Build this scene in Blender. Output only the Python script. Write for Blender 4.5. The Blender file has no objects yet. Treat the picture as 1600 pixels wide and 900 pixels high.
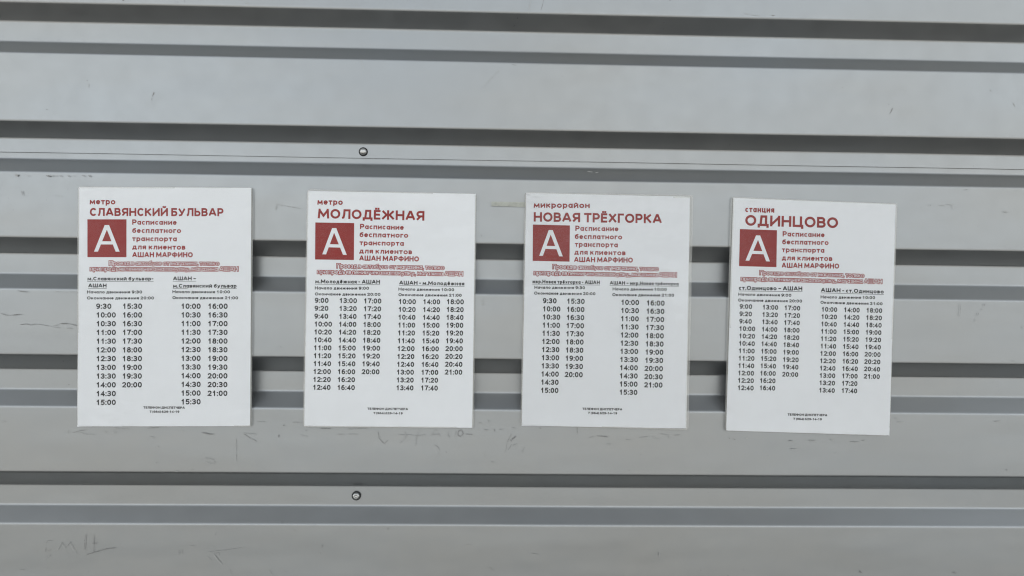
import bpy, math, random
from mathutils import Vector, Matrix, noise
R = math.radians
scene = bpy.context.scene
COL = scene.collection

# ------------------------------------------------------------------ camera
Z0 = 1.50                       # height of the camera above the ground
cam_data = bpy.data.cameras.new('camera')
cam = bpy.data.objects.new('camera', cam_data)
COL.objects.link(cam)
cam_data.sensor_width = 36.0
cam_data.lens = 36.0 * 1186.0 / 1600.0
cam_data.clip_start = 0.02
cam_data.clip_end = 3000.0
yaw, pitch, roll = -0.0282295, 0.0112624, -0.0122773 + 0.0
DIST = 0.95146
cy_, sy_, cp_, sp_ = math.cos(yaw), math.sin(yaw), math.cos(pitch), math.sin(pitch)
cr_, sr_ = math.cos(roll), math.sin(roll)
Mrot = Matrix(((cy_, -sy_, 0), (sy_, cy_, 0), (0, 0, 1))) @ Matrix(((1, 0, 0), (0, cp_, -sp_), (0, sp_, cp_))) @ Matrix(((cr_, 0, sr_), (0, 1, 0), (-sr_, 0, cr_)))
right, fwd, up = Mrot.col[0], Mrot.col[1], Mrot.col[2]
cam.matrix_world = Matrix(((right.x, up.x, -fwd.x, 0), (right.y, up.y, -fwd.y, -DIST), (right.z, up.z, -fwd.z, Z0), (0, 0, 0, 1)))
scene.camera = cam

# ------------------------------------------------------------------ daylight
SUN_EL, SUN_AZ = R(44.0), R(-14.0)     # azimuth from +Y: the sun is behind the wall, the near side lies in open shade
sun_dir = Vector((math.sin(SUN_AZ) * math.cos(SUN_EL), math.cos(SUN_AZ) * math.cos(SUN_EL), math.sin(SUN_EL)))
sd = bpy.data.lights.new('sun', 'SUN')
sd.energy = 4.0
sd.angle = R(0.53)
sd.color = (1.0, 0.93, 0.84)
sun = bpy.data.objects.new('sun', sd)
COL.objects.link(sun)
sun.rotation_euler = sun_dir.to_track_quat('Z', 'Y').to_euler()

world = bpy.data.worlds.new('World')
scene.world = world
world.use_nodes = True
nt = world.node_tree
N = nt.nodes
Lk = nt.links
bg = N['Background']
bg.inputs['Strength'].default_value = 0.10
sky = N.new('ShaderNodeTexSky')
sky.sky_type = 'NISHITA'
sky.sun_disc = False
sky.sun_elevation = SUN_EL
sky.sun_rotation = SUN_AZ
sky.air_density = 1.0
sky.dust_density = 0.6
# broken hazy cloud, thick near the horizon and open towards the zenith
tc = N.new('ShaderNodeTexCoord')
sep = N.new('ShaderNodeSeparateXYZ')
Lk.new(tc.outputs['Generated'], sep.inputs[0])
mp = N.new('ShaderNodeMapping')
mp.inputs['Scale'].default_value = (1.6, 1.6, 4.5)
Lk.new(tc.outputs['Generated'], mp.inputs['Vector'])
nz = N.new('ShaderNodeTexNoise')
nz.inputs['Scale'].default_value = 1.5
nz.inputs['Detail'].default_value = 7.0
nz.inputs['Roughness'].default_value = 0.55
Lk.new(mp.outputs[0], nz.inputs['Vector'])
elev = N.new('ShaderNodeMapRange')
elev.inputs['From Min'].default_value = 0.0
elev.inputs['From Max'].default_value = 0.95
elev.inputs['To Min'].default_value = 0.28
elev.inputs['To Max'].default_value = 0.20
Lk.new(sep.outputs['Z'], elev.inputs['Value'])
add = N.new('ShaderNodeMath')
add.operation = 'ADD'
Lk.new(nz.outputs['Fac'], add.inputs[0])
Lk.new(elev.outputs[0], add.inputs[1])
cr = N.new('ShaderNodeMapRange')
cr.interpolation_type = 'SMOOTHSTEP'
cr.inputs['From Min'].default_value = 0.46
cr.inputs['From Max'].default_value = 0.74
Lk.new(add.outputs[0], cr.inputs['Value'])
mix = N.new('ShaderNodeMix')
mix.data_type = 'RGBA'
Lk.new(cr.outputs[0], mix.inputs['Factor'])
Lk.new(sky.outputs[0], mix.inputs[6])
# cloud seen low over the horizon is bright, overhead it shows its grey underside
ccol = N.new('ShaderNodeValToRGB')
ccol.color_ramp.elements[0].position = 0.30
ccol.color_ramp.elements[0].color = (0.94, 0.985, 1.01, 1)
ccol.color_ramp.elements[1].position = 0.95
ccol.color_ramp.elements[1].color = (0.155, 0.16, 0.16, 1)
Lk.new(sep.outputs['Z'], ccol.inputs[0])
cmul = N.new('ShaderNodeVectorMath')
cmul.operation = 'SCALE'
# sunlit and shaded sides of the clouds
nz2 = N.new('ShaderNodeTexNoise')
nz2.inputs['Scale'].default_value = 3.1
nz2.inputs['Detail'].default_value = 5.0
Lk.new(mp.outputs[0], nz2.inputs['Vector'])
cb = N.new('ShaderNodeMapRange')
cb.interpolation_type = 'SMOOTHSTEP'
cb.inputs['From Min'].default_value = 0.36
cb.inputs['From Max'].default_value = 0.66
cb.inputs['To Min'].default_value = 4.0
cb.inputs['To Max'].default_value = 11.5
Lk.new(nz2.outputs['Fac'], cb.inputs['Value'])
Lk.new(cb.outputs[0], cmul.inputs['Scale'])
Lk.new(ccol.outputs[0], cmul.inputs[0])
Lk.new(cmul.outputs[0], mix.inputs[7])
Lk.new(mix.outputs[2], bg.inputs['Color'])

scene.view_settings.view_transform = 'Standard'
scene.view_settings.look = 'None'
scene.view_settings.gamma = 1.0
scene.view_settings.exposure = 1.14
scene.cycles.use_denoising = True
scene.cycles.denoiser = 'OPENIMAGEDENOISE'
scene.cycles.denoising_prefilter = 'ACCURATE'
scene.cycles.denoising_input_passes = 'RGB_ALBEDO_NORMAL'
scene.cycles.use_adaptive_sampling = False
scene.cycles.filter_width = 1.15
scene.cycles.max_bounces = 8
scene.cycles.transparent_max_bounces = 12
POSTERS = [
 dict(at=(-0.4022,-0.0178), tilt=0.01068, size=(0.2108,0.2954),
  film=[(-107.3, 148.7), (107.4, 148.7), (107.4, -148.8), (-105.8, -147.7)],
  square=[(-95.1, 107.7), (-47.6, 107.9), (-47.4, 61.1), (-94.7, 61.0)],
  letter=[(-86.8, 67.8), (-71.4, 100.8), (-55.7, 67.9)],
  lines=[
   ('place_caption', 'метро', -92.5, 126.2, -61.2, 126.2, 7.4),
   ('place_name', 'СЛАВЯНСКИЙ БУЛЬВАР', -92.2, 111.8, 71.1, 112.3, 10.0),
   ('description_text', 'Расписание', -40.6, 101.3, 13.8, 101.3, 6.5),
   ('description_text', 'бесплатного', -40.5, 91.1, 19.2, 91.2, 6.5),
   ('description_text', 'транспорта', -40.5, 80.9, 14.0, 80.9, 6.5),
   ('description_text', 'для клиентов', -40.4, 70.8, 24.6, 70.6, 6.5),
   ('description_text', 'АШАН МАРФИНО', -40.3, 61.1, 33.7, 61.2, 6.3),
   ('fare_notice', 'Проезд в автобусе от магазина, только', -68.3, 51.1, 66.0, 51.3, 5.2),
   ('fare_notice', 'при предъявлении чека на покупку, магазина АШАН', -91.3, 44.2, 89.3, 44.3, 5.2),
   ('direction_heading', '_м.Славянский бульвар-', -94.5, 32.2, -14.4, 32.4, 4.6),
   ('direction_heading', '_АШАН', -93.5, 23.7, -71.4, 23.6, 4.7),
   ('service_hours', 'Начало движения 9:30', -94.9, 16.2, -28.0, 16.3, 3.7),
   ('service_hours', 'Окончание движения 20:00', -94.9, 8.8, -13.5, 8.9, 3.7),
   ('direction_heading', '_АШАН –', 9.7, 32.6, 37.7, 32.7, 4.7),
   ('direction_heading', '_м.Славянский бульвар', 9.8, 23.5, 87.6, 23.7, 4.7),
   ('service_hours', 'Начало движения 10:00', 9.1, 16.7, 79.6, 16.6, 3.7),
   ('service_hours', 'Окончание движения 21:00', 9.1, 9.3, 89.5, 9.2, 3.7),
   ('phone_text', 'ТЕЛЕФОН ДИСПЕТЧЕРА', -25.5, -125.8, 25.0, -126.2, 2.8),
   ('phone_text', '7 (964) 629-14-19', -17.9, -131.1, 18.3, -131.2, 2.9),
  ],
  times=[('9:30', 30, 12, -83.9, -2.8, -83.0, -121.2, 23.9, 6.6), ('15:30', 30, 10, -51.9, -2.8, -51.6, -99.7, 24.0, 6.7), ('10:00', 30, 12, 19.6, -2.7, 20.2, -120.8, 24.1, 6.7), ('16:00', 30, 11, 52.5, -2.7, 52.7, -110.4, 24.3, 6.7)]),
 dict(at=(-0.1246,-0.0180), tilt=-0.00203, size=(0.2087,0.2925),
  film=[(-105.7, 148.5), (105.5, 146.8), (106.3, -147.2), (-105.9, -147.6)],
  square=[(-94.6, 107.0), (-46.6, 107.1), (-46.2, 61.0), (-94.2, 60.9)],
  letter=[(-85.4, 67.5), (-71.2, 100.4), (-55.1, 67.2)],
  lines=[
   ('place_caption', 'метро', -92.6, 129.3, -61.1, 129.4, 7.5),
   ('place_name', 'МОЛОДЁЖНАЯ', -91.7, 112.3, 40.5, 111.6, 12.0),
   ('description_text', 'Расписание', -39.3, 99.8, 15.2, 99.6, 6.5),
   ('description_text', 'бесплатного', -39.7, 89.7, 20.7, 89.8, 6.6),
   ('description_text', 'транспорта', -39.5, 79.6, 15.5, 79.6, 6.5),
   ('description_text', 'для клиентов', -39.7, 69.4, 25.9, 69.3, 6.5),
   ('description_text', 'АШАН МАРФИНО', -39.6, 60.4, 34.6, 60.4, 6.4),
   ('fare_notice', 'Проезд в автобусе от магазина, только', -67.2, 50.8, 66.2, 50.8, 5.3),
   ('fare_notice', 'при предъявлении чека на покупку, магазина АШАН', -91.1, 43.4, 89.5, 43.2, 5.2),
   ('direction_heading', '_м.Молодёжная - АШАН', -93.5, 31.3, -13.5, 31.9, 4.8),
   ('service_hours', 'Начало движения 9:00', -93.9, 23.6, -26.9, 24.2, 3.8),
   ('service_hours', 'Окончание движения 20:00', -93.8, 16.2, -12.5, 16.8, 3.7),
   ('direction_heading', '_АШАН - м.Молодёжная', 10.5, 31.3, 91.7, 31.2, 4.8),
   ('service_hours', 'Начало движения 10:00', 9.7, 23.8, 79.1, 23.9, 3.7),
   ('service_hours', 'Окончание движения 21:00', 9.8, 16.8, 88.6, 17.1, 3.7),
   ('phone_text', 'ТЕЛЕФОН ДИСПЕТЧЕРА', -26.4, -125.2, 23.9, -125.1, 2.8),
   ('phone_text', '7 (964) 629-14-19', -18.8, -130.6, 17.3, -130.5, 2.8),
  ],
  times=[('9:00', 20, 12, -93.8, 7.0, -94.4, -101.0, 22.0, 6.3), ('13:00', 20, 12, -63.5, 7.2, -64.3, -100.9, 21.9, 6.3), ('17:00', 20, 10, -33.3, 7.2, -34.2, -81.0, 22.0, 6.3), ('10:00', 20, 12, 10.0, 7.0, 8.7, -100.5, 21.6, 6.3), ('14:00', 20, 12, 40.4, 7.2, 39.2, -100.4, 21.4, 6.3), ('18:00', 20, 10, 69.7, 7.6, 69.0, -80.3, 21.7, 6.4)]),
 dict(at=(0.1457,-0.0163), tilt=-0.00737, size=(0.2074,0.2919),
  film=[(-105.4, 147.1), (107.7, 148.5), (106.6, -148.4), (-105.3, -145.5)],
  square=[(-94.3, 106.3), (-47.8, 106.2), (-47.4, 60.7), (-93.8, 60.7)],
  letter=[(-85.7, 67.2), (-71.8, 99.9), (-56.0, 67.1)],
  lines=[
   ('place_caption', 'микрорайон', -93.8, 127.4, -23.2, 128.6, 7.5),
   ('place_name', 'НОВАЯ ТРЁХГОРКА', -93.5, 110.1, 68.3, 111.3, 11.8),
   ('description_text', 'Расписание', -40.8, 99.6, 13.6, 100.2, 6.6),
   ('description_text', 'бесплатного', -41.3, 89.4, 18.5, 90.0, 6.6),
   ('description_text', 'транспорта', -41.1, 79.5, 13.2, 79.9, 6.6),
   ('description_text', 'для клиентов', -41.5, 69.7, 23.2, 70.1, 6.6),
   ('description_text', 'АШАН МАРФИНО', -41.7, 60.3, 32.5, 61.1, 6.4),
   ('fare_notice', 'Проезд в автобусе от магазина, только', -68.5, 51.3, 65.0, 51.4, 5.3),
   ('fare_notice', 'при предъявлении чека на покупку, магазина АШАН', -91.8, 43.3, 88.1, 44.1, 5.3),
   ('direction_heading', '_мкр.Новая трёхгорка - АШАН', -93.5, 32.6, -8.8, 33.1, 4.6),
   ('service_hours', 'Начало движения 9:30', -90.9, 25.7, -27.3, 26.4, 3.8),
   ('service_hours', 'Окончание движения 20:00', -91.1, 18.4, -14.0, 19.1, 3.8),
   ('direction_heading', '_АШАН – мкр.Новая трёхгорка', 3.9, 33.0, 90.9, 33.4, 4.4),
   ('service_hours', 'Начало движения 10:00', 7.6, 25.6, 76.1, 26.4, 3.7),
   ('service_hours', 'Окончание движения 21:00', 7.3, 18.4, 85.5, 19.2, 3.8),
   ('phone_text', 'ТЕЛЕФОН ДИСПЕТЧЕРА', -27.8, -125.0, 22.3, -124.9, 2.9),
   ('phone_text', '7 (964) 629-14-19', -20.7, -130.1, 16.0, -129.9, 2.9),
  ],
  times=[('9:30', 30, 12, -80.1, 7.8, -80.8, -104.4, 22.4, 6.6), ('15:30', 30, 10, -50.0, 7.8, -50.8, -84.2, 22.6, 6.6), ('10:00', 30, 12, 18.3, 7.7, 18.1, -105.2, 23.0, 6.6), ('16:00', 30, 11, 50.4, 7.5, 49.5, -95.5, 23.2, 6.6)]),
 dict(at=(0.4065,-0.0209), tilt=-0.02234, size=(0.2090,0.2940),
  film=[(-107.5, 148.6), (106.6, 148.2), (104.7, -147.7), (-106.4, -147.5)],
  square=[(-94.6, 107.7), (-47.2, 108.0), (-46.5, 61.2), (-94.3, 60.8)],
  letter=[(-86.3, 68.1), (-71.1, 100.6), (-55.0, 68.1)],
  lines=[
   ('place_caption', 'станция', -88.6, 129.4, -51.3, 130.0, 7.6),
   ('place_name', 'ОДИНЦОВО', -88.1, 112.3, 31.1, 113.5, 13.7),
   ('description_text', 'Расписание', -39.7, 100.5, 14.2, 101.3, 6.6),
   ('description_text', 'бесплатного', -40.0, 90.4, 19.6, 91.6, 6.7),
   ('description_text', 'транспорта', -40.1, 80.4, 14.4, 81.6, 6.6),
   ('description_text', 'для клиентов', -39.9, 70.1, 25.0, 71.5, 6.7),
   ('description_text', 'АШАН МАРФИНО', -39.8, 60.7, 34.0, 62.2, 6.4),
   ('fare_notice', 'Проезд в автобусе от магазина, только', -67.6, 50.8, 66.2, 52.1, 5.3),
   ('fare_notice', 'при предъявлении чека на покупку, магазина АШАН', -91.2, 42.6, 89.3, 45.1, 5.3),
   ('direction_heading', '_ст.Одинцово – АШАН', -93.7, 30.7, -12.5, 32.6, 5.3),
   ('service_hours', 'Начало движения 9:00', -94.1, 23.5, -26.3, 24.4, 3.7),
   ('service_hours', 'Окончание движения 20:00', -94.2, 16.0, -12.3, 17.5, 3.8),
   ('direction_heading', '_АШАН - ст.Одинцово', 11.4, 31.9, 92.0, 32.5, 5.1),
   ('service_hours', 'Начало движения 10:00', 11.3, 23.6, 81.2, 25.1, 3.8),
   ('service_hours', 'Окончание движения 21:00', 11.3, 16.8, 90.9, 17.6, 3.8),
   ('phone_text', 'ТЕЛЕФОН ДИСПЕТЧЕРА', -26.5, -125.9, 24.0, -125.2, 2.9),
   ('phone_text', '7 (964) 629-14-19', -19.2, -131.2, 17.2, -130.6, 2.9),
  ],
  times=[('9:00', 20, 12, -92.1, 7.1, -91.6, -95.6, 20.7, 6.0), ('13:00', 20, 12, -63.0, 7.1, -63.6, -94.9, 20.2, 6.0), ('17:00', 20, 10, -35.0, 7.2, -35.1, -76.8, 20.5, 6.0), ('10:00', 20, 12, 12.6, 7.0, 12.4, -95.4, 20.4, 6.0), ('14:00', 20, 12, 41.4, 7.3, 41.1, -95.1, 20.4, 6.1), ('18:00', 20, 10, 70.1, 7.7, 69.4, -76.0, 20.6, 6.0)]),
]
MARKS = [
 (1.92, 1, [(-420.5, 248.2), (-422.2, 242.8)]),
 (2.08, 0.9, [(-422.7, 240.7), (-423.2, 238.0)]),
 (1.6, 0.8, [(-502.6, 261.4), (-501.8, 260.3)]),
 (0.8, 0.4, [(-500.2, 257.7), (-500.1, 251.9)]),
 (1.6, 0.9, [(-551.5, 223.9), (-549.7, 223.9)]),
 (1.2, 0.4, [(-469.6, 265.7), (-468.3, 265.2)]),
 (0.96, 0.3, [(-395.2, 268.6), (-393.1, 269.2)]),
 (1.2, 0.4, [(-305.2, 269.1), (-304.4, 268.1)]),
 (1.04, 0.3, [(-306.2, 233.9), (-304.9, 234.5)]),
 (2.4, 0.7, [(-461.7, 362.1), (-459.1, 361.6)]),
 (0.64, 0.7, [(-384.8, 363.9), (-384.7, 360.1)]),
 (1.2, 0.6, [(-394.2, 361.0), (-392.6, 360.5)]),
 (1.2, 0.5, [(-323.8, 362.1), (-322.5, 361.6)]),
 (1.2, 0.5, [(-310.1, 362.4), (-305.8, 360.9)]),
 (4.0, 0.25, [(-588.0, 143.0), (-584.4, 142.0)]),
 (2.4, 0.8, [(-549.7, 143.1), (-548.7, 141.5), (-547.4, 142.6)]),
 (3.36, 0.6, [(-547.7, 143.1), (-546.6, 141.5), (-545.3, 142.6)]),
 (2.4, 0.45, [(-543.8, 143.2), (-542.7, 141.6), (-541.4, 142.7)]),
 (1.44, 0.4, [(-539.4, 143.2), (-538.3, 141.7), (-537.0, 142.8)]),
 (1.2, 0.8, [(-533.4, 143.3), (-532.3, 141.8), (-531.1, 142.9)]),
 (1.92, 0.6, [(-523.8, 143.5), (-522.8, 141.9), (-521.5, 143.0)]),
 (0.96, 0.3, [(-517.9, 143.6), (-516.8, 142.0), (-515.5, 143.1)]),
 (1.92, 0.7, [(-505.7, 143.8), (-504.6, 142.2), (-503.3, 143.3)]),
 (2.16, 0.7, [(-498.4, 143.9), (-497.3, 142.4), (-496.0, 143.4)]),
 (0.96, 0.3, [(-573.5, 142.7), (-572.5, 141.1), (-571.2, 142.2)]),
 (1.2, 0.8, [(-579.1, 122.5), (-578.8, 120.7)]),
 (1.2, 0.7, [(-579.4, 123.1), (-578.5, 117.6)]),
 (0.96, 0.5, [(-540.5, 118.2), (-539.3, 118.2)]),
 (0.96, 0.5, [(-536.6, 117.4), (-535.4, 117.5)]),
 (0.96, 0.5, [(-532.7, 117.5), (-531.5, 117.5)]),
 (0.72, 0.5, [(-166.2, 296.1), (-163.4, 286.5), (-161.5, 280.1)]),
 (0.72, 0.4, [(6.9, 284.1), (-3.2, 272.6), (-12.4, 261.7)]),
 (1.2, 0.3, [(-205.7, 274.4), (-201.7, 273.4)]),
 (1.2, 0.5, [(-173.1, 363.5), (-170.4, 361.4)]),
 (1.76, 0.3, [(-57.4, 247.1), (-56.1, 246.6)]),
 (1.2, 0.4, [(-24.8, 287.2), (-23.2, 287.3)]),
 (1.2, 0.4, [(-51.3, 226.5), (-50.2, 226.3)]),
 (0.96, 0.3, [(-157.5, 244.3), (-156.5, 244.0)]),
 (0.8, 0.3, [(46.6, 374.0), (44.6, 365.8), (43.1, 356.6)]),
 (0.88, 0.8, [(62.2, 374.3), (61.0, 367.5), (58.9, 361.3)]),
 (0.8, 0.5, [(318.0, 362.9), (329.0, 361.0), (337.2, 360.3)]),
 (1.6, 0.6, [(221.9, 377.5), (223.0, 377.0)]),
 (1.2, 0.7, [(86.2, 279.0), (87.1, 278.2)]),
 (0.96, 0.6, [(23.4, 291.7), (28.8, 291.0)]),
 (0.96, 0.4, [(199.1, 272.4), (199.6, 271.3)]),
 (0.8, 0.4, [(135.7, 244.7), (136.3, 243.6)]),
 (1.6, 0.9, [(352.3, 361.5), (356.9, 360.8)]),
 (2.08, 0.7, [(509.9, 246.0), (508.0, 242.6), (505.8, 238.8)]),
 (1.28, 0.6, [(504.4, 251.3), (504.7, 250.2)]),
 (1.2, 0.6, [(444.4, 271.4), (444.7, 270.3)]),
 (0.8, 0.4, [(427.4, 270.5), (427.4, 267.0)]),
 (1.6, 0.4, [(524.1, 270.8), (525.2, 270.3)]),
 (1.6, 0.5, [(636.5, 272.0), (637.3, 269.8)]),
 (1.2, 0.5, [(666.1, 255.6), (668.3, 251.2)]),
 (1.04, 0.6, [(604.7, 143.7), (607.4, 143.4)]),
 (0.8, 0.9, [(-602.8, -27.8), (-596.2, -30.4), (-589.8, -30.5), (-583.0, -29.3), (-576.1, -29.6)]),
 (1.6, 0.9, [(-588.1, -30.3), (-580.4, -29.5)]),
 (0.8, 0.8, [(-578.4, -41.5), (-575.3, -41.7), (-572.4, -40.6), (-565.5, -42.3), (-561.3, -40.8), (-552.6, -41.6), (-542.3, -43.6), (-530.2, -45.6)]),
 (2.08, 1, [(-576.7, -41.5), (-574.1, -41.5)]),
 (1.44, 0.8, [(-563.8, -41.4), (-559.5, -40.8)]),
 (0.88, 0.9, [(-538.8, -42.5), (-532.8, -41.7), (-529.4, -39.9), (-523.4, -39.7), (-516.4, -40.8), (-507.8, -42.7)]),
 (1.36, 0.9, [(-528.5, -40.3), (-520.8, -40.0)]),
 (1.2, 0.25, [(-522.9, -45.6), (-516.3, -45.8)]),
 (1.2, 0.8, [(-582.2, -0.1), (-577.5, -1.1), (-569.7, -1.5)]),
 (0.72, 0.5, [(-538.8, -0.1), (-525.8, -1.5), (-515.4, -0.8), (-508.9, -1.8)]),
 (1.04, 0.4, [(-597.2, 35.7), (-596.1, 35.1)]),
 (0.8, 0.5, [(-519.0, -170.8), (-518.7, -175.8)]),
 (0.96, 0.6, [(-512.2, -174.2), (-504.5, -172.0), (-496.8, -170.9)]),
 (0.8, 0.4, [(-505.8, -173.6), (-496.7, -176.2), (-486.8, -176.4)]),
 (0.8, 0.6, [(-421.6, -168.3), (-407.3, -167.1)]),
 (0.8, 0.4, [(-463.6, -170.9), (-463.0, -175.9)]),
 (0.8, 0.4, [(-461.0, -172.2), (-460.4, -175.4)]),
 (0.8, 0.3, [(-474.2, -172.3), (-472.1, -174.4)]),
 (1.6, 0.6, [(-355.1, -173.1), (-347.2, -175.1), (-340.7, -175.1)]),
 (0.8, 0.3, [(-313.1, -181.7), (-312.4, -210.2)]),
 (0.88, 0.5, [(-304.1, -174.8), (-297.5, -179.0), (-288.2, -183.7)]),
 (0.8, 0.4, [(-304.1, -173.7), (-288.3, -175.2)]),
 (1.28, 0.6, [(-410.5, -210.3), (-409.1, -210.8)]),
 (1.28, 0.6, [(-367.1, -218.9), (-365.8, -220.0)]),
 (0.8, 0.4, [(-386.8, -221.1), (-382.2, -221.6)]),
 (1.12, 0.3, [(-418.8, -178.8), (-413.1, -179.8)]),
 (0.8, 0.5, [(-600.2, -161.2), (-594.5, -161.4)]),
 (1.2, 0.5, [(-379.9, -171.1), (-378.3, -171.6)]),
 (0.72, 0.35, [(-463.1, -168.6), (-444.9, -169.8)]),
 (0.8, 0.22, [(-351.9, -205.7), (-346.7, -204.6), (-340.1, -207.2), (-339.0, -210.9), (-344.0, -212.0), (-351.1, -208.8)]),
 (0.8, 0.3, [(-409.5, -190.3), (-407.6, -192.4)]),
 (0.8, 0.22, [(-534.3, -307.0), (-542.8, -308.3), (-543.8, -321.3), (-536.6, -318.7)]),
 (0.72, 0.4, [(-536.5, -324.7), (-545.4, -330.5)]),
 (0.8, 0.3, [(-528.1, -318.2), (-523.9, -309.5), (-519.4, -316.1), (-513.6, -308.7), (-508.3, -318.6)]),
 (1.12, 0.75, [(-494.4, -299.0), (-495.6, -318.6)]),
 (0.8, 0.6, [(-484.9, -298.4), (-484.9, -310.2), (-484.2, -321.7)]),
 (0.8, 0.7, [(-486.5, -310.2), (-479.7, -310.2)]),
 (1.04, 0.7, [(-493.4, -324.3), (-481.1, -320.6), (-468.2, -316.9), (-458.4, -315.6)]),
 (0.8, 0.25, [(-507.0, -319.9), (-505.1, -323.8)]),
 (0.8, 0.6, [(-380.5, -318.3), (-379.9, -324.0)]),
 (0.8, 0.5, [(-377.4, -317.7), (-376.8, -323.5)]),
 (0.8, 0.3, [(-368.4, -313.8), (-361.8, -313.5)]),
 (0.88, 0.5, [(-338.2, -322.9), (-332.9, -330.0), (-327.1, -336.5)]),
 (0.8, 0.5, [(-336.1, -322.9), (-332.0, -321.8), (-331.9, -325.0)]),
 (0.72, 0.25, [(-344.8, -320.8), (-322.6, -318.6), (-301.8, -315.2)]),
 (0.72, 0.3, [(-346.5, -326.0), (-340.7, -331.3)]),
 (0.72, 0.3, [(-318.4, -341.7), (-316.9, -348.3)]),
 (0.8, 0.3, [(-574.8, -342.8), (-568.9, -343.0)]),
 (0.8, 0.5, [(-288.6, -159.4), (-278.1, -159.3)]),
 (1.2, 0.7, [(-261.1, -175.0), (-260.5, -178.7)]),
 (1.6, 0.7, [(-255.0, -162.8), (-254.1, -164.4)]),
 (0.8, 0.4, [(-244.0, -160.1), (-232.1, -160.0)]),
 (1.6, 0.9, [(-227.5, -169.5), (-225.9, -169.7)]),
 (0.8, 0.35, [(-234.5, -175.4), (-225.3, -177.4)]),
 (0.96, 0.6, [(-209.7, -167.2), (-196.5, -167.2)]),
 (0.96, 0.5, [(-175.4, -168.1), (-164.8, -166.9), (-151.6, -167.4)]),
 (1.12, 0.5, [(-188.5, -174.5), (-180.0, -174.4)]),
 (1.04, 0.4, [(-175.3, -174.1), (-163.4, -174.1)]),
 (0.8, 0.55, [(-137.8, -170.7), (-136.6, -178.6), (-130.2, -185.8), (-125.0, -180.4)]),
 (0.96, 0.4, [(-136.9, -176.3), (-135.1, -177.3)]),
 (0.8, 0.45, [(-105.3, -169.7), (-102.5, -175.7), (-106.4, -181.9), (-111.2, -184.6)]),
 (0.8, 0.5, [(-113.2, -174.5), (-99.9, -174.4), (-88.0, -175.4), (-78.7, -174.3)]),
 (0.8, 0.5, [(-86.7, -167.7), (-90.0, -178.3), (-91.0, -188.1)]),
 (0.8, 0.5, [(-73.4, -176.3), (-66.3, -167.8), (-60.1, -176.2)]),
 (0.8, 0.45, [(-72.1, -173.7), (-60.9, -173.6)]),
 (0.8, 0.4, [(-49.5, -169.3), (-51.6, -173.5), (-48.6, -177.2)]),
 (0.8, 0.5, [(-40.8, -168.1), (-41.5, -176.6)]),
 (1.12, 0.6, [(-37.6, -168.6), (-38.8, -174.0), (-34.8, -176.1), (-31.7, -171.8), (-34.4, -167.6), (-37.6, -169.2)]),
 (1.12, 0.6, [(-28.2, -172.8), (-20.2, -173.3)]),
 (0.96, 0.5, [(-13.7, -158.4), (-8.4, -159.4)]),
 (0.8, 0.5, [(-1.8, -155.1), (1.2, -156.4), (-1.0, -158.3)]),
 (1.44, 0.5, [(-5.6, -167.3), (-0.3, -167.8)]),
 (1.92, 0.8, [(6.6, -166.2), (8.0, -168.8)]),
 (0.8, 0.4, [(13.0, -166.9), (18.4, -166.6)]),
 (0.72, 0.4, [(-67.1, -186.9), (-62.5, -190.1), (-61.1, -195.4), (-64.2, -202.0)]),
 (1.44, 0.7, [(-53.2, -194.8), (-52.4, -195.9)]),
 (1.6, 0.5, [(4.2, -207.2), (6.6, -208.2)]),
 (0.96, 0.4, [(-5.8, -197.7), (-3.6, -199.8)]),
 (0.8, 0.45, [(29.1, -172.2), (23.9, -181.5), (21.4, -196.2)]),
 (0.8, 0.4, [(29.3, -185.5), (24.8, -192.7)]),
 (1.6, 0.7, [(27.1, -179.4), (29.2, -181.5)]),
 (1.6, 0.7, [(-124.7, -292.2), (-122.9, -290.6)]),
 (1.04, 0.6, [(-205.4, -311.4), (-204.8, -315.1)]),
 (0.96, 0.4, [(-208.4, -320.9), (-207.6, -323.1)]),
 (0.8, 0.5, [(-26.4, -311.2), (-18.4, -311.7)]),
 (0.88, 0.5, [(-270.0, -343.2), (-266.0, -348.5)]),
 (0.96, 0.4, [(2.4, -338.9), (5.9, -341.6), (8.9, -344.8)]),
 (0.8, 0.4, [(-52.5, -290.3), (-51.4, -290.8)]),
 (0.96, 0.25, [(-251.6, -344.2), (-250.0, -345.3)]),
 (0.8, 0.3, [(-241.4, -293.6), (-238.2, -294.2)]),
 (1.6, 0.7, [(29.2, -179.3), (34.5, -174.8)]),
 (0.88, 0.4, [(30.6, -186.8), (35.9, -184.1)]),
 (0.8, 0.4, [(29.0, -164.2), (34.4, -165.5)]),
 (1.6, 0.6, [(63.8, -163.9), (65.4, -165.2)]),
 (0.96, 0.6, [(110.9, -162.8), (111.3, -170.8)]),
 (0.8, 0.4, [(126.9, -176.8), (132.3, -174.4)]),
 (1.2, 0.6, [(136.3, -173.8), (149.8, -174.8)]),
 (0.88, 0.4, [(148.5, -184.1), (155.3, -184.6)]),
 (0.88, 0.35, [(172.7, -178.4), (179.4, -178.3)]),
 (0.88, 0.35, [(190.2, -175.6), (201.0, -174.4)]),
 (0.88, 0.4, [(206.3, -173.8), (214.5, -178.1)]),
 (0.88, 0.5, [(217.1, -170.8), (226.6, -172.1), (228.0, -176.9)]),
 (0.96, 0.4, [(234.7, -172.6), (241.5, -172.0)]),
 (1.44, 0.6, [(303.3, -175.3), (304.4, -175.8)]),
 (1.76, 0.8, [(309.3, -176.9), (311.2, -176.9)]),
 (1.44, 0.5, [(325.0, -175.7), (326.6, -175.9)]),
 (0.8, 0.4, [(55.0, -321.0), (64.3, -322.9)]),
 (1.28, 0.3, [(215.9, -319.3), (216.3, -325.1)]),
 (0.96, 0.4, [(318.8, -327.0), (320.9, -328.1)]),
 (0.8, 0.35, [(41.4, -196.0), (45.9, -188.8)]),
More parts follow.
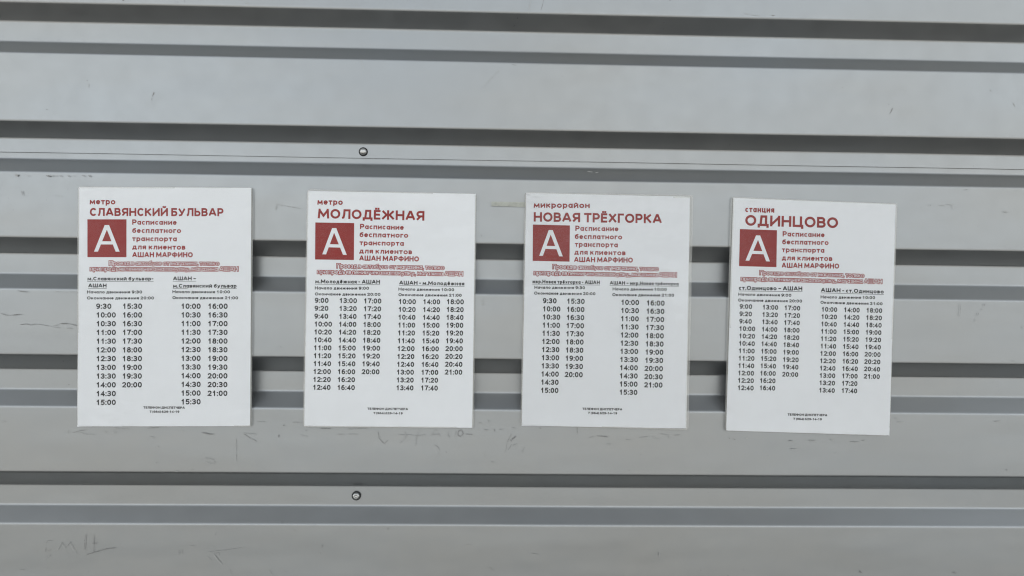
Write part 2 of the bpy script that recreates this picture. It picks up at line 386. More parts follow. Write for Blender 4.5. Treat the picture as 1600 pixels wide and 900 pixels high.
 (1.6, 0.35, [(380.0, -178.5), (386.0, -179.0)]),
 (0.96, 0.3, [(381.5, -188.8), (391.0, -188.7)]),
 (1.44, 0.25, [(405.9, -177.8), (415.5, -178.3)]),
 (1.44, 0.3, [(433.3, -176.5), (437.4, -177.6)]),
 (1.28, 0.3, [(459.3, -179.1), (470.3, -179.5)]),
 (1.28, 0.3, [(474.4, -177.9), (478.5, -176.8)]),
 (1.12, 0.3, [(519.5, -153.8), (527.8, -154.3)]),
 (1.04, 0.3, [(515.3, -148.4), (520.0, -150.0)]),
 (1.2, 0.3, [(645.1, -152.3), (652.0, -151.7)]),
 (2.08, 0.8, [(472.0, -342.8), (474.7, -344.9)]),
 (1.44, 0.6, [(592.3, -343.6), (593.9, -344.7), (596.1, -343.6)]),
 (2.0, 0.3, [(661.2, -213.0), (662.8, -214.6)]),
 (0.96, 0.3, [(438.9, -194.8), (441.6, -192.7)]),
 (0.72, 0.55, [(599.6, -2.6), (598.1, -18.6)]),
 (1.04, 0.6, [(630.9, -1.4), (629.7, -5.4)]),
 (0.96, 0.5, [(628.9, -8.6), (626.9, -11.1)]),
 (1.28, 0.7, [(622.8, -13.5), (621.6, -17.5)]),
 (0.8, 0.4, [(620.0, -21.5), (618.4, -25.5)]),
 (1.44, 0.7, [(558.7, 123.4), (559.9, 122.3)]),
 (0.8, 0.4, [(571.3, 122.8), (579.4, 122.6)]),
 (0.8, 0.35, [(581.4, 125.0), (588.3, 123.5), (589.6, 117.9)]),
 (1.44, 0.7, [(605.7, 143.8), (606.9, 143.4)]),
 (0.96, 0.3, [(654.7, 116.5), (661.7, 115.0)]),
 (1.6, 0.4, [(679.9, -30.4), (682.0, -32.8)]),
 (1.12, 0.4, [(667.9, -75.3), (670.8, -73.7)]),
 (0.96, 0.4, [(555.4, -64.5), (557.0, -65.6)]),
 (0.88, 0.4, [(513.6, -33.1), (514.8, -34.7)]),
 (0.72, 0.45, [(-268.8, 104.1), (-267.4, 111.2), (-238.6, 106.5)]),
 (1.28, 0.4, [(-261.7, -65.6), (-260.6, -66.7)]),
 (1.6, 0.7, [(-13.3, 77.0), (-11.4, 74.7)]),
 (0.96, 0.4, [(-11.8, -6.1), (-7.4, -6.1)]),
 (1.6, 0.3, [(-11.0, -10.6), (-6.6, -9.8)]),
 (1.04, 0.5, [(130.0, 157.2), (134.0, 158.1)]),
 (1.04, 0.5, [(120.2, 158.7), (126.7, 158.0)]),
]
TAPE = [(-0.0002, 0.1188), (0.0432, 0.1187), (0.0433, 0.1126), (-0.0001, 0.1132)]

# ------------------------------------------------------------------ helpers
def mesh_object(name, verts, faces, mat, parent=None, smooth=False, mats=None, fmat=None):
    me = bpy.data.meshes.new(name)
    me.from_pydata(verts, [], faces)
    for m_ in (mats or [mat]):
        me.materials.append(m_)
    if fmat:
        me.polygons.foreach_set('material_index', fmat)
    if smooth:
        me.polygons.foreach_set('use_smooth', [True] * len(me.polygons))
    me.update()
    o = bpy.data.objects.new(name, me)
    COL.objects.link(o)
    if parent is not None:
        o.parent = parent
    return o


def thing(name, label, cat, loc=(0, 0, 0), group=None):
    o = bpy.data.objects.new(name, None)
    o.empty_display_size = 0.05
    COL.objects.link(o)
    o.location = loc
    o['label'] = label
    o['category'] = cat
    if group:
        o['group'] = group
    return o


def new_mat(name):
    m_ = bpy.data.materials.new(name)
    m_.use_nodes = True
    return m_, m_.node_tree, m_.node_tree.nodes['Principled BSDF']


def noise_node(t, scale, detail=4.0, rough=0.5, mapping=None, src='Object', shift=0.0):
    c = t.nodes.new('ShaderNodeTexCoord')
    n = t.nodes.new('ShaderNodeTexNoise')
    n.inputs['Scale'].default_value = scale
    n.inputs['Detail'].default_value = detail
    n.inputs['Roughness'].default_value = rough
    mpn = t.nodes.new('ShaderNodeMapping')
    if mapping:
        mpn.inputs['Scale'].default_value = mapping
    mpn.inputs['Location'].default_value = (shift, shift * 0.7, shift * 1.3)
    t.links.new(c.outputs[src], mpn.inputs['Vector'])
    t.links.new(mpn.outputs[0], n.inputs['Vector'])
    return n


def map_range(t, src, a, b, c, d):
    n = t.nodes.new('ShaderNodeMapRange')
    n.inputs['From Min'].default_value = a
    n.inputs['From Max'].default_value = b
    n.inputs['To Min'].default_value = c
    n.inputs['To Max'].default_value = d
    t.links.new(src, n.inputs['Value'])
    return n


def mix_rgb(t, fac, a, b):
    n = t.nodes.new('ShaderNodeMix')
    n.data_type = 'RGBA'
    if isinstance(fac, float):
        n.inputs['Factor'].default_value = fac
    else:
        t.links.new(fac, n.inputs['Factor'])
    for sock, v in ((n.inputs[6], a), (n.inputs[7], b)):
        if isinstance(v, tuple):
            sock.default_value = v
        else:
            t.links.new(v, sock)
    return n.outputs[2]


# ------------------------------------------------------------------ materials
def wall_material():
    m_, t, p = new_mat('silver grey coated steel')
    big = noise_node(t, 2.2, 3.0, 0.5, (1.0, 1.0, 2.0))
    streak = noise_node(t, 6.0, 5.0, 0.6, (0.5, 1.0, 5.0))
    dust = noise_node(t, 40.0, 4.0, 0.6)
    speck = noise_node(t, 150.0, 2.0, 0.5)
    spots = map_range(t, speck.outputs['Fac'], 0.735, 0.775, 0.0, 1.0)
    spmask = noise_node(t, 9.0, 2.0, 0.5)
    spm = map_range(t, spmask.outputs['Fac'], 0.56, 0.70, 0.0, 0.6)
    mul = t.nodes.new('ShaderNodeMath')
    mul.operation = 'MULTIPLY'
    t.links.new(spots.outputs[0], mul.inputs[0])
    t.links.new(spm.outputs[0], mul.inputs[1])
    f1 = map_range(t, big.outputs['Fac'], 0.3, 0.7, 0.0, 1.0)
    base = mix_rgb(t, f1.outputs[0], WALL_A, WALL_B)
    f2 = map_range(t, streak.outputs['Fac'], 0.48, 0.78, 0.0, 0.12)
    base = mix_rgb(t, f2.outputs[0], base, (0.36, 0.345, 0.315, 1))
    base = mix_rgb(t, mul.outputs[0], base, (0.10, 0.095, 0.09, 1))
    t.links.new(base, p.inputs['Base Color'])
    p.inputs['Metallic'].default_value = WALL_METAL
    r = map_range(t, dust.outputs['Fac'], 0.3, 0.7, WALL_ROUGH - 0.03, WALL_ROUGH + 0.04)
    t.links.new(r.outputs[0], p.inputs['Roughness'])
    fine = noise_node(t, 900.0, 2.0, 0.5)
    wav = noise_node(t, 7.0, 2.0, 0.5, (0.6, 1.0, 2.0))
    b1 = t.nodes.new('ShaderNodeBump')
    b1.inputs['Strength'].default_value = 0.05
    b1.inputs['Distance'].default_value = 0.0004
    t.links.new(fine.outputs['Fac'], b1.inputs['Height'])
    b2 = t.nodes.new('ShaderNodeBump')
    b2.inputs['Strength'].default_value = 0.35
    b2.inputs['Distance'].default_value = 0.004
    t.links.new(wav.outputs['Fac'], b2.inputs['Height'])
    t.links.new(b1.outputs[0], b2.inputs['Normal'])
    t.links.new(b2.outputs[0], p.inputs['Normal'])
    return m_


WALL_A = (0.318, 0.321, 0.316, 1)
WALL_B = (0.326, 0.343, 0.356, 1)
WALL_METAL = 0.92
WALL_ROUGH = 0.37
M_WALL = wall_material()


def simple(name, col, rough, metal=0.0, bump=None, vary=1.0):
    m_, t, p = new_mat(name)
    n = noise_node(t, 60.0, 4.0, 0.6)
    f = map_range(t, n.outputs['Fac'], 0.3, 0.7, 0.0, 1.0)
    c = mix_rgb(t, f.outputs[0], tuple(v * (1 - 0.07 * vary) for v in col) + (1,), tuple(min(1, v * (1 + 0.06 * vary)) for v in col) + (1,))
    t.links.new(c, p.inputs['Base Color'])
    p.inputs['Roughness'].default_value = rough
    p.inputs['Metallic'].default_value = metal
    if bump:
        nb = noise_node(t, bump[0], 5.0, 0.6)
        b = t.nodes.new('ShaderNodeBump')
        b.inputs['Strength'].default_value = bump[1]
        b.inputs['Distance'].default_value = bump[2]
        t.links.new(nb.outputs['Fac'], b.inputs['Height'])
        t.links.new(b.outputs[0], p.inputs['Normal'])
    return m_


M_ADDED_STRIP = simple('added dark asphalt', (0.112, 0.108, 0.101), 0.95, 0.0, (30.0, 0.6, 0.01))  # for the unseen strip added at the wall foot, dark to limit bounce
M_GROUND = simple('pale concrete', (0.36, 0.366, 0.362), 0.95, 0.0, (30.0, 0.6, 0.01))
M_PAPER = simple('white office paper', (0.885, 0.90, 0.925), 0.6, vary=0.12)
M_RED = simple('dark red toner', (0.35, 0.014, 0.009), 0.6, vary=0.6)
M_BLACK = simple('black toner', (0.010, 0.010, 0.011), 0.6)
M_WHITE = simple('unprinted white', (0.885, 0.90, 0.925), 0.6, vary=0.12)
M_EPDM = simple('black rubber', (0.012, 0.012, 0.012), 0.7)
M_ZINC = simple('zinc plated steel', (0.46, 0.46, 0.45), 0.28, 1.0, (900.0, 0.3, 0.0006))
M_SCRATCH = simple('dark scratch', (0.23, 0.225, 0.22), 0.8)
M_SCRATCH2 = simple('pale scratch', (0.35, 0.35, 0.34), 0.7)


def film_material(ior, edge, shift=0.0, wrinkle=0.0):
    m_, t, p = new_mat('sealed film border' if edge else 'clear laminating film')
    t.nodes.remove(p)
    out = t.nodes['Material Output']
    tr = t.nodes.new('ShaderNodeBsdfTransparent')
    tr.inputs['Color'].default_value = (0.985, 0.985, 0.98, 1)
    gl = t.nodes.new('ShaderNodeBsdfGlossy')
    gl.inputs['Roughness'].default_value = 0.04
    fr = t.nodes.new('ShaderNodeFresnel')
    fr.inputs['IOR'].default_value = ior
    mx = t.nodes.new('ShaderNodeMixShader')
    w1 = noise_node(t, 9.0, 3.0, 0.55, (1.0, 1.0, 1.3), shift=shift)
    w2 = noise_node(t, 55.0, 4.0, 0.6, (1.0, 1.0, 1.6), shift=shift)
    msk = noise_node(t, 7.0, 2.0, 0.5, shift=shift)
    mk = map_range(t, msk.outputs['Fac'], 0.50, 0.64, 0.0, 1.0)
    mul = t.nodes.new('ShaderNodeMath')
    mul.operation = 'MULTIPLY'
    t.links.new(w2.outputs['Fac'], mul.inputs[0])
    t.links.new(mk.outputs[0], mul.inputs[1])
    b1 = t.nodes.new('ShaderNodeBump')
    b1.inputs['Strength'].default_value = 1.0
    b1.inputs['Distance'].default_value = 0.0028
    t.links.new(w1.outputs['Fac'], b1.inputs['Height'])
    b2 = t.nodes.new('ShaderNodeBump')
    b2.inputs['Strength'].default_value = 1.0
    b2.inputs['Distance'].default_value = wrinkle
    t.links.new(mul.outputs[0], b2.inputs['Height'])
    t.links.new(b1.outputs[0], b2.inputs['Normal'])
    t.links.new(b2.outputs[0], gl.inputs['Normal'])
    t.links.new(b2.outputs[0], fr.inputs['Normal'])
    t.links.new(fr.outputs[0], mx.inputs['Fac'])
    t.links.new(tr.outputs[0], mx.inputs[1])
    t.links.new(gl.outputs[0], mx.inputs[2])
    if edge:
        df = t.nodes.new('ShaderNodeBsdfDiffuse')
        df.inputs['Color'].default_value = (0.78, 0.77, 0.72, 1)
        m2 = t.nodes.new('ShaderNodeMixShader')
        m2.inputs['Fac'].default_value = 0.22
        t.links.new(mx.outputs[0], m2.inputs[1])
        t.links.new(df.outputs[0], m2.inputs[2])
        t.links.new(m2.outputs[0], out.inputs['Surface'])
    else:
        t.links.new(mx.outputs[0], out.inputs['Surface'])
    return m_


M_FILM = [film_material(i_, False, s_, w_) for i_, s_, w_ in ((1.38, 0.0, 0.0022), (1.37, 3.3, 0.0015), (1.52, 7.1, 0.0034), (1.48, 12.9, 0.0015))]
M_EDGE = film_material(1.46, True)


def tape_material():
    m_, t, p = new_mat('old yellowed adhesive tape')
    n = noise_node(t, 160.0, 4.0, 0.6)
    f = map_range(t, n.outputs['Fac'], 0.35, 0.65, 0.0, 1.0)
    c = mix_rgb(t, f.outputs[0], (0.46, 0.47, 0.42, 1), (0.56, 0.57, 0.51, 1))
    t.links.new(c, p.inputs['Base Color'])
    p.inputs['Roughness'].default_value = 0.35
    p.inputs['Alpha'].default_value = 0.62
    return m_


M_TAPE = tape_material()

# ------------------------------------------------------------------ ground
g = mesh_object('ground', [(-400, -400, 0), (400, -400, 0), (400, 400, 0), (-400, 400, 0)], [(0, 1, 2, 3)], M_GROUND)
g['kind'] = 'structure'
g = mesh_object('added_dark_strip', [(-60, -1.9, 0.004), (60, -1.9, 0.004), (60, 3, 0.004), (-60, 3, 0.004)], [(0, 1, 2, 3)], M_ADDED_STRIP)  # unseen strip, added so the down-facing rib slopes reflect something dark
g['kind'] = 'structure'

# ------------------------------------------------------------------ corrugated wall
DEPTH = 0.01656
# lower edges of the proud faces and their neighbours, measured; the rest at the same pitch
ribs = [(0.3574, 0.3386, 0.3129, 0.2944), (0.2099, 0.1915, 0.1661, 0.1472), (0.0661, 0.0470, 0.0212, 0.0024), (-0.0787, -0.0975, -0.1234, -0.1424), (-0.2229, -0.2418, -0.2674, -0.2862)]
PITCH = 0.14509
tmpl = (0.0, -0.0188, -0.0445, -0.0633)
zz = ribs[0][0]
while zz + PITCH < 0.78:
    zz += PITCH
    ribs.insert(0, tuple(zz + v for v in tmpl))
zz = ribs[-1][0]
while zz - PITCH > -1.42:
    zz -= PITCH
    ribs.append(tuple(zz + v for v in tmpl))
TOPZ, SEAM = 0.80, 0.1737


def profile(ztop, zbot):
    """corner points (y, z) of the rolled profile from the top down, then rounded"""
    pts = []
    for b0, b1, u0, u1 in ribs:
        pts += [(0.0, b0), (DEPTH, b1), (DEPTH, u0), (0.0, u1)]
    keep = [p for p in pts if zbot + 0.006 < p[1] < ztop - 0.006]

    def y_at(z):
        last = (0.0, 99.0)
        for p in pts + [(0.0, -99.0)]:
            if p[1] <= z:
                f = 0.0 if last[1] == p[1] else (last[1] - z) / (last[1] - p[1])
                return last[0] + (p[0] - last[0]) * f
            last = p
    corners = [(y_at(ztop), ztop)] + keep + [(y_at(zbot), zbot)]
    out = [corners[0]]
    rad = 0.0042
    for i in range(1, len(corners) - 1):
        P, A_, B_ = Vector(corners[i]), Vector(corners[i - 1]), Vector(corners[i + 1])
        d0, d1 = (A_ - P).normalized(), (B_ - P).normalized()
        tl = rad * 0.42
        p0, p1 = P + d0 * tl, P + d1 * tl
        out.append(tuple(P + d0 * (tl + 0.0010)))
        for k in range(5):
            s_ = k / 4.0
            out.append(tuple(p0 * (1 - s_) ** 2 + P * 2 * s_ * (1 - s_) + p1 * s_ ** 2))
        out.append(tuple(P + d1 * (tl + 0.0010)))
    out.append(corners[-1])
    # extra rows on the long flats so that the sheet can be slightly wavy
    fin = [out[0]]
    for p in out[1:]:
        q = fin[-1]
        L_ = q[1] - p[1]
        if L_ > 0.02 or (q[1] < zbot + 0.012 and L_ > 0.004):
            n = max(2, int(L_ / (0.012 if L_ > 0.02 else 0.001)))
            for k in range(1, n):
                fin.append((q[0] + (p[0] - q[0]) * k / n, q[1] + (p[1] - q[1]) * k / n))
        fin.append(p)
    return fin


XS = []
x = -3.2
while x < 3.2001:
    XS.append(round(x, 4))
    x += 0.02 if -0.85 < x < 0.85 else 0.08


def wave(x, z):
    v = noise.noise(Vector((x * 2.6, z * 9.0, 3.1))) * 0.00040
    v += noise.noise(Vector((x * 0.9, z * 3.0, 7.7))) * 0.0004
    return v


def zwave(x):
    return noise.noise(Vector((x * 1.7, 0.0, 1.3))) * 0.0006


def sheet(name, ztop, zbot, back, lip, parent):
    prof = profile(ztop, zbot)
    verts, faces = [], []
    n = len(prof)
    for x in XS:
        dz = zwave(x)
        for (y, z) in prof:
            yy = y + back + wave(x, z)
            if lip and z < zbot + 0.006:
                # the free edge of the overlap stands off a little between the screws
                s_ = (zbot + 0.006 - z) / 0.006
                gap = 0.00005 + 0.0003 * min(1.0, abs(x + 0.165) / 0.35) * (0.75 + 0.5 * noise.noise(Vector((x * 5.0, 0, 0))))
                yy -= gap * s_ * s_
                z = z + 0.0007 * s_ * noise.noise(Vector((x * 3.0, 5.0, 0)))
            verts.append((x, yy, z + dz + Z0))
    for i in range(len(XS) - 1):
        for j in range(n - 1):
            a = i * n + j
            faces.append((a, a + 1, a + n + 1, a + n))
    o = mesh_object(name, verts, faces, M_WALL, parent, smooth=True)
    s_ = o.modifiers.new('thickness', 'SOLIDIFY')
    s_.thickness = 0.0007
    s_.offset = -1.0
    e = o.modifiers.new('sharp cut edge', 'EDGE_SPLIT')
    e.split_angle = R(50)
    return o


wall = thing('corrugated_wall', 'silver grey corrugated metal wall with horizontal ribs behind the posters', 'wall', (0, 0, 0))
up_sheet = sheet('cladding_sheet', TOPZ, SEAM, 0.0, True, wall)
up_sheet['label'] = 'upper corrugated sheet lapping over the lower one above the posters'
lo_sheet = sheet('cladding_sheet', SEAM + 0.012, -Z0 + 0.02, 0.0016, False, wall)
lo_sheet['label'] = 'lower corrugated sheet that carries the four posters'


# screws through the recessed faces
def lathe(prof, n=28):
    verts, faces = [], []
    for (r, y) in prof:
        for k in range(n):
            a = 2 * math.pi * k / n
            verts.append((r * math.cos(a), y, r * math.sin(a)))
    for i in range(len(prof) - 1):
        for k in range(n):
            a, b = i * n + k, i * n + (k + 1) % n
            faces.append((a, b, b + n, a + n))
    faces.append(tuple(range((len(prof) - 1) * n, len(prof) * n)))
    return verts, faces


def screw(x, z, rot, label, hexa):
    s_ = 0.0
    hv, hf = lathe([(0.0046, -0.0006), (0.0046, -0.0012), (0.0043, -0.0022), (0.0038, -0.0031), (0.0030, -0.0037), (0.0022, -0.0040), (0.0020, -0.0038), (0.0018, -0.0024), (0.0008, -0.0022)] if hexa else
                   [(0.0045, -0.0006), (0.0045, -0.0014), (0.0042, -0.0025), (0.0036, -0.0034), (0.0026, -0.0041), (0.0014, -0.0045), (0.0004, -0.0046)])
    o = mesh_object('screw', hv, hf, M_ZINC, wall, smooth=True)
    o.location = (x, DEPTH + wave(x, z) - 0.0002, z + Z0)
    o.rotation_euler = (R(rot[0]), R(rot[1]), R(rot[2]))
    wv, wf = lathe([(0.0056, 0.0012), (0.0057, -0.0004), (0.0055, -0.0010), (0.0050, -0.0012), (0.0043, -0.0010)])
    w_ = mesh_object('rubber_washer', wv, wf, M_EPDM, o, smooth=True)
    o['label'] = label
    return o


screw(-0.1638, 0.1816, (2, 0, 3), 'domed zinc screw in the recess just above the seam', False)
screw(-0.1664, -0.2543, (-2, 15, 2), 'zinc screw in the recess below the second poster', True)

# scratches, scuffs and glue marks on the paint: thin ribbons lying on the sheet
def marks_mesh(sel):
    verts, faces = [], []
    rnd = random.Random(5)
    for w, k, pts in sel:
        w = w * 0.82 / 1262.0
        P = [Vector((a / 1000.0, b / 1000.0)) for a, b in pts]
        # resample with a small tremble
        Q = []
        for i in range(len(P) - 1):
            n = max(1, int((P[i + 1] - P[i]).length / 0.0012))
            for j in range(n):
                Q.append(P[i].lerp(P[i + 1], j / n))
        Q.append(P[-1])
        if len(Q) < 3:
            Q = [P[0], P[0].lerp(P[-1], 0.5), P[-1]]
        base = len(verts)
        for i, q in enumerate(Q):
            d = (Q[min(i + 1, len(Q) - 1)] - Q[max(i - 1, 0)])
            d = d.normalized() if d.length > 0 else Vector((1, 0))
            nrm = Vector((-d.y, d.x))
            e = min(i, len(Q) - 1 - i)
            ww = w * (0.55 if e == 0 else 1.0) * rnd.uniform(0.45, 1.25) * 0.5
            q = q + nrm * rnd.uniform(-0.2, 0.2) * w
            for s_ in (-1, 1):
                v = q + nrm * s_ * ww
                verts.append((v.x, -0.00022 + wave(v.x, v.y), v.y + Z0 + zwave(v.x)))
        for i in range(len(Q) - 1):
            if rnd.random() < 0.10 and len(Q) > 14:
                continue
            a = base + 2 * i
            faces.append((a, a + 1, a + 3, a + 2))
    return verts, faces


v, f = marks_mesh([m_ for m_ in MARKS if m_[1] >= 0.55])
o = mesh_object('scratches', v, f, M_SCRATCH, wall)
o['kind'] = 'stuff'
v, f = marks_mesh([m_ for m_ in MARKS if m_[1] < 0.55])
o = mesh_object('scratches', v, f, M_SCRATCH2, wall)
o['kind'] = 'stuff'

# strip of old tape left of the third poster
tx0, tz0 = TAPE[0]
tape = bpy.data.meshes.new('adhesive_tape')
tv, tf = [], []
NT = 14
for i in range(NT + 1):
    s_ = i / NT
    a = Vector(TAPE[0]).lerp(Vector(TAPE[1]), s_)
    b = Vector(TAPE[3]).lerp(Vector(TAPE[2]), s_)
    lift = 0.0003 + (0.0006 * max(0.0, 0.25 - s_) / 0.25) + 0.0001 * math.sin(i * 2.1)
    for p in (a, b):
        tv.append((p.x, -lift, p.y + Z0))
for i in range(NT):
    tf.append((2 * i, 2 * i + 1, 2 * i + 3, 2 * i + 2))
tape = mesh_object('adhesive_tape', tv, tf, M_TAPE)
sm = tape.modifiers.new('thickness', 'SOLIDIFY')
sm.thickness = 0.0001
tape['label'] = 'short strip of yellowed clear tape on the wall beside the third poster'
tape['category'] = 'tape'

# ------------------------------------------------------------------ lettering (flat print, drawn as strokes)
def arc(cx, cy, rx, ry, a0, a1, n=10):
    return [(cx + rx * math.cos(R(a0 + (a1 - a0) * i / n)), cy + ry * math.sin(R(a0 + (a1 - a0) * i / n))) for i in range(n + 1)]


def ell(cx, cy, rx, ry, n=20):
    return arc(cx, cy, rx, ry, 90, 450, n)


I0, I1 = [(0, 0), (0, 1)], [(1, 0), (1, 1)]
BREVE = arc(.5, 1.42, .24, .16, 200, 340, 6)
DOTS = [[(.24, 1.3), (.24, 1.301)], [(.76, 1.3), (.76, 1.301)]]
EE = [[(1, 1), (0, 1), (0, 0), (1, 0)], [(0, .52), (.9, .52)]]
G = {
 'А': (.84, [[(0, 0), (.44, 1), (.56, 1), (1, 0)], [(.2, .28), (.8, .28)]]),
 'Б': (.66, [[(.92, 1), (0, 1), (0, 0)] + arc(.6, .28, .4, .28, -90, 90, 8) + [(0, .56)]]),
 'В': (.68, [[(0, 0), (0, 1)] + arc(.58, .76, .34, .24, 90, -90, 8) + [(0, .52)], [(.5, .52)] + arc(.6, .26, .4, .26, 90, -90, 8) + [(0, 0)]]),
 'Г': (.56, [[(0, 0), (0, 1), (1, 1)]]),
 'Д': (.86, [[(0, -.18), (0, 0), (1, 0), (1, -.18)], [(.2, .02), (.3, 1), (.82, 1), (.82, .02)]]),
 'Е': (.58, EE), 'Ё': (.58, EE + DOTS),
 'Ж': (1.12, [[(.5, 0), (.5, 1)], [(.02, 1), (.36, .52), (0, 0)], [(.98, 1), (.64, .52), (1, 0)], [(.36, .52), (.64, .52)]]),
 'З': (.62, [arc(.45, .76, .48, .24, 150, -90, 9), arc(.45, .26, .53, .26, 90, -150, 9)]),
 'И': (.78, [I0, I1, [(.03, .08), (.97, .92)]]),
 'К': (.72, [I0, [(.98, 1), (.1, .46)], [(.32, .6), (1, 0)]]),
 'Л': (.78, [[(0, 0), (.14, .04), (.24, .4), (.28, 1), (1, 1), (1, 0)]]),
 'М': (.98, [[(0, 0), (.06, 1)], [(.06, .95), (.5, .22), (.94, .95)], [(1, 0), (.94, 1)]]),
 'Н': (.76, [I0, I1, [(0, .52), (1, .52)]]),
 'О': (.86, [ell(.5, .5, .5, .5)]),
 'П': (.74, [[(0, 0), (0, 1), (1, 1), (1, 0)]]),
 'Р': (.66, [[(0, 0), (0, 1)] + arc(.58, .7, .42, .3, 90, -90, 8) + [(0, .4)]]),
 'С': (.72, [arc(.55, .5, .55, .5, 48, 312, 14)]),
 'Т': (.68, [[(0, 1), (1, 1)], [(.5, 0), (.5, .95)]]),
 'У': (.76, [[(0, 1), (.52, .32)], [(1, 1), (.42, .06), (.1, 0)]]),
 'Ф': (1.0, [ell(.5, .52, .5, .34), [(.5, -.03), (.5, 1.03)]]),
 'Х': (.76, [[(.03, 1), (1, 0)], [(.97, 1), (0, 0)]]),
 'Ц': (.82, [[(0, 1), (0, 0), (1.02, 0), (1.02, -.2)], [(.86, .05), (.86, 1)]]),
 'Ч': (.68, [[(0, 1), (0, .62)] + arc(.4, .62, .4, .22, 180, 270, 5) + [(1, .44)], I1]),
 'Ш': (1.08, [[(0, 1), (0, 0), (1, 0), (1, 1)], [(.5, .05), (.5, 1)]]),
 'Ь': (.66, [[(0, 1), (0, 0)] + arc(.58, .29, .42, .29, -90, 90, 8) + [(0, .58)]]),
 'Ъ': (.8, [[(0, 1), (.24, 1), (.24, 0)] + arc(.64, .29, .36, .29, -90, 90, 8) + [(.24, .58)]]),
 'Я': (.7, [[(1, 0), (1, 1)] + arc(.42, .71, .42, .29, 90, 270, 8) + [(1, .42)], [(.5, .4), (0, 0)]]),
 '0': (.66, [arc(.5, .5, .5, .5, 90, 450, 20)]),
 '1': (.66, [[(.6, 0), (.6, 1)], [(.56, .93), (.14, .7)]]),
 '2': (.66, [arc(.5, .7, .48, .3, 165, -30, 10) + [(.06, .02), (1, 0)]]),
 '3': (.66, [arc(.46, .75, .46, .25, 155, -90, 9), arc(.46, .26, .52, .26, 90, -160, 9)]),
 '4': (.68, [[(.74, 0), (.74, .97), (.0, .26), (1.03, .26)]]),
 '5': (.66, [[(.92, 1), (.2, 1), (.1, .56)] + arc(.45, .31, .54, .31, 105, -138, 10)]),
 '6': (.66, [ell(.5, .31, .48, .31), arc(.62, .48, .6, .52, 68, 180, 8) + [(.02, .31)]]),
 '7': (.66, [[(0, 1), (1, 1), (.62, .55), (.38, 0)]]),
 '8': (.66, [ell(.5, .76, .4, .24), ell(.5, .27, .49, .27)]),
 '9': (.66, [ell(.5, .69, .48, .31), arc(.38, .52, .6, .52, 0, -112, 8), [(.98, .69), (.98, .5)]]),
 ':': (.2, [[(.5, .02), (.5, .021)], [(.5, .66), (.5, .661)]]),
 '.': (.2, [[(.5, 0), (.5, .001)]]),
 ',': (.2, [[(.5, .02), (.2, -.18)]]),
 '-': (.34, [[(0, .42), (1, .42)]]),
 '–': (.5, [[(0, .42), (1, .42)]]),
 '(': (.24, [arc(1.0, .42, .9, .72, 130, 230, 8)]),
 ')': (.24, [arc(0.0, .42, .9, .72, 50, -50, 8)]),
}
G['Й'] = (.78, G['И'][1] + [BREVE])
XH = .74
LOW = {
 'а': (.78, [ell(.48, .5, .48, .5), I1]),
 'б': (.8, [ell(.5, .46, .5, .46), [(0, .5), (.04, .95), (.35, 1.3), (.92, 1.4)]]),
 'е': (.8, [[(.04, .52), (.98, .52)] + arc(.5, .5, .49, .5, 4, 318, 14)]),
 'р': (.8, [[(0, -.42), (0, 1)], ell(.5, .5, .5, .5)]),
 'о': (.86, [ell(.5, .5, .5, .5)]),
 'у': (.8, [[(0, 1), (.52, .05)], [(1, 1), (.44, -.3), (.08, -.38)]]),
 'с': (.7, [arc(.55, .5, .55, .5, 50, 310, 12)]),
}
LOW['ё'] = (LOW['е'][0], LOW['е'][1] + [[(.28, 1.42), (.28, 1.421)], [(.74, 1.42), (.74, 1.421)]])


def glyph(ch):
    """returns width (in cap heights), height scale, strokes"""
    if ch in LOW:
        w_, st = LOW[ch]
        return w_ * XH, XH, st
    if ch in G:
        return G[ch][0], 1.0, G[ch][1]
    u = ch.upper()
    w_, st = G[u]
    return w_ * XH * 1.04, XH, st


def ribbon(pts, hw, closed, verts, faces, y):
    n = len(pts)
    base = len(verts)
    for i, p in enumerate(pts):
        a = pts[i - 1] if (i > 0 or closed) else p
        b = pts[(i + 1) % n] if (i < n - 1 or closed) else p
        d0, d1 = (p - a), (b - p)
        if d0.length < 1e-9:
            d0 = d1
        if d1.length < 1e-9:
            d1 = d0
        d0, d1 = d0.normalized(), d1.normalized()
        n0, n1 = Vector((-d0.y, d0.x)), Vector((-d1.y, d1.x))
        m_ = n0 + n1
        m_ = m_.normalized() if m_.length > 1e-6 else n0
        k = 1.0 / max(0.45, m_.dot(n0))
        q = p
        if not closed and i == 0:
            q = p - d1 * hw * CAP(d1)
        if not closed and i == n - 1:
            q = p + d0 * hw * CAP(d0)
        for s_ in (-1, 1):
            v_ = q + m_ * (s_ * hw * k)
            verts.append((v_.x, y, v_.y))
    m2 = n if closed else n - 1
    for i in range(m2):
        a, b = base + 2 * i, base + 2 * ((i + 1) % n)
        faces.append((a, a + 1, b + 1, b))


def CAP(d):
    return 1.0 if max(abs(d.x), abs(d.y)) > 0.97 else 0.45


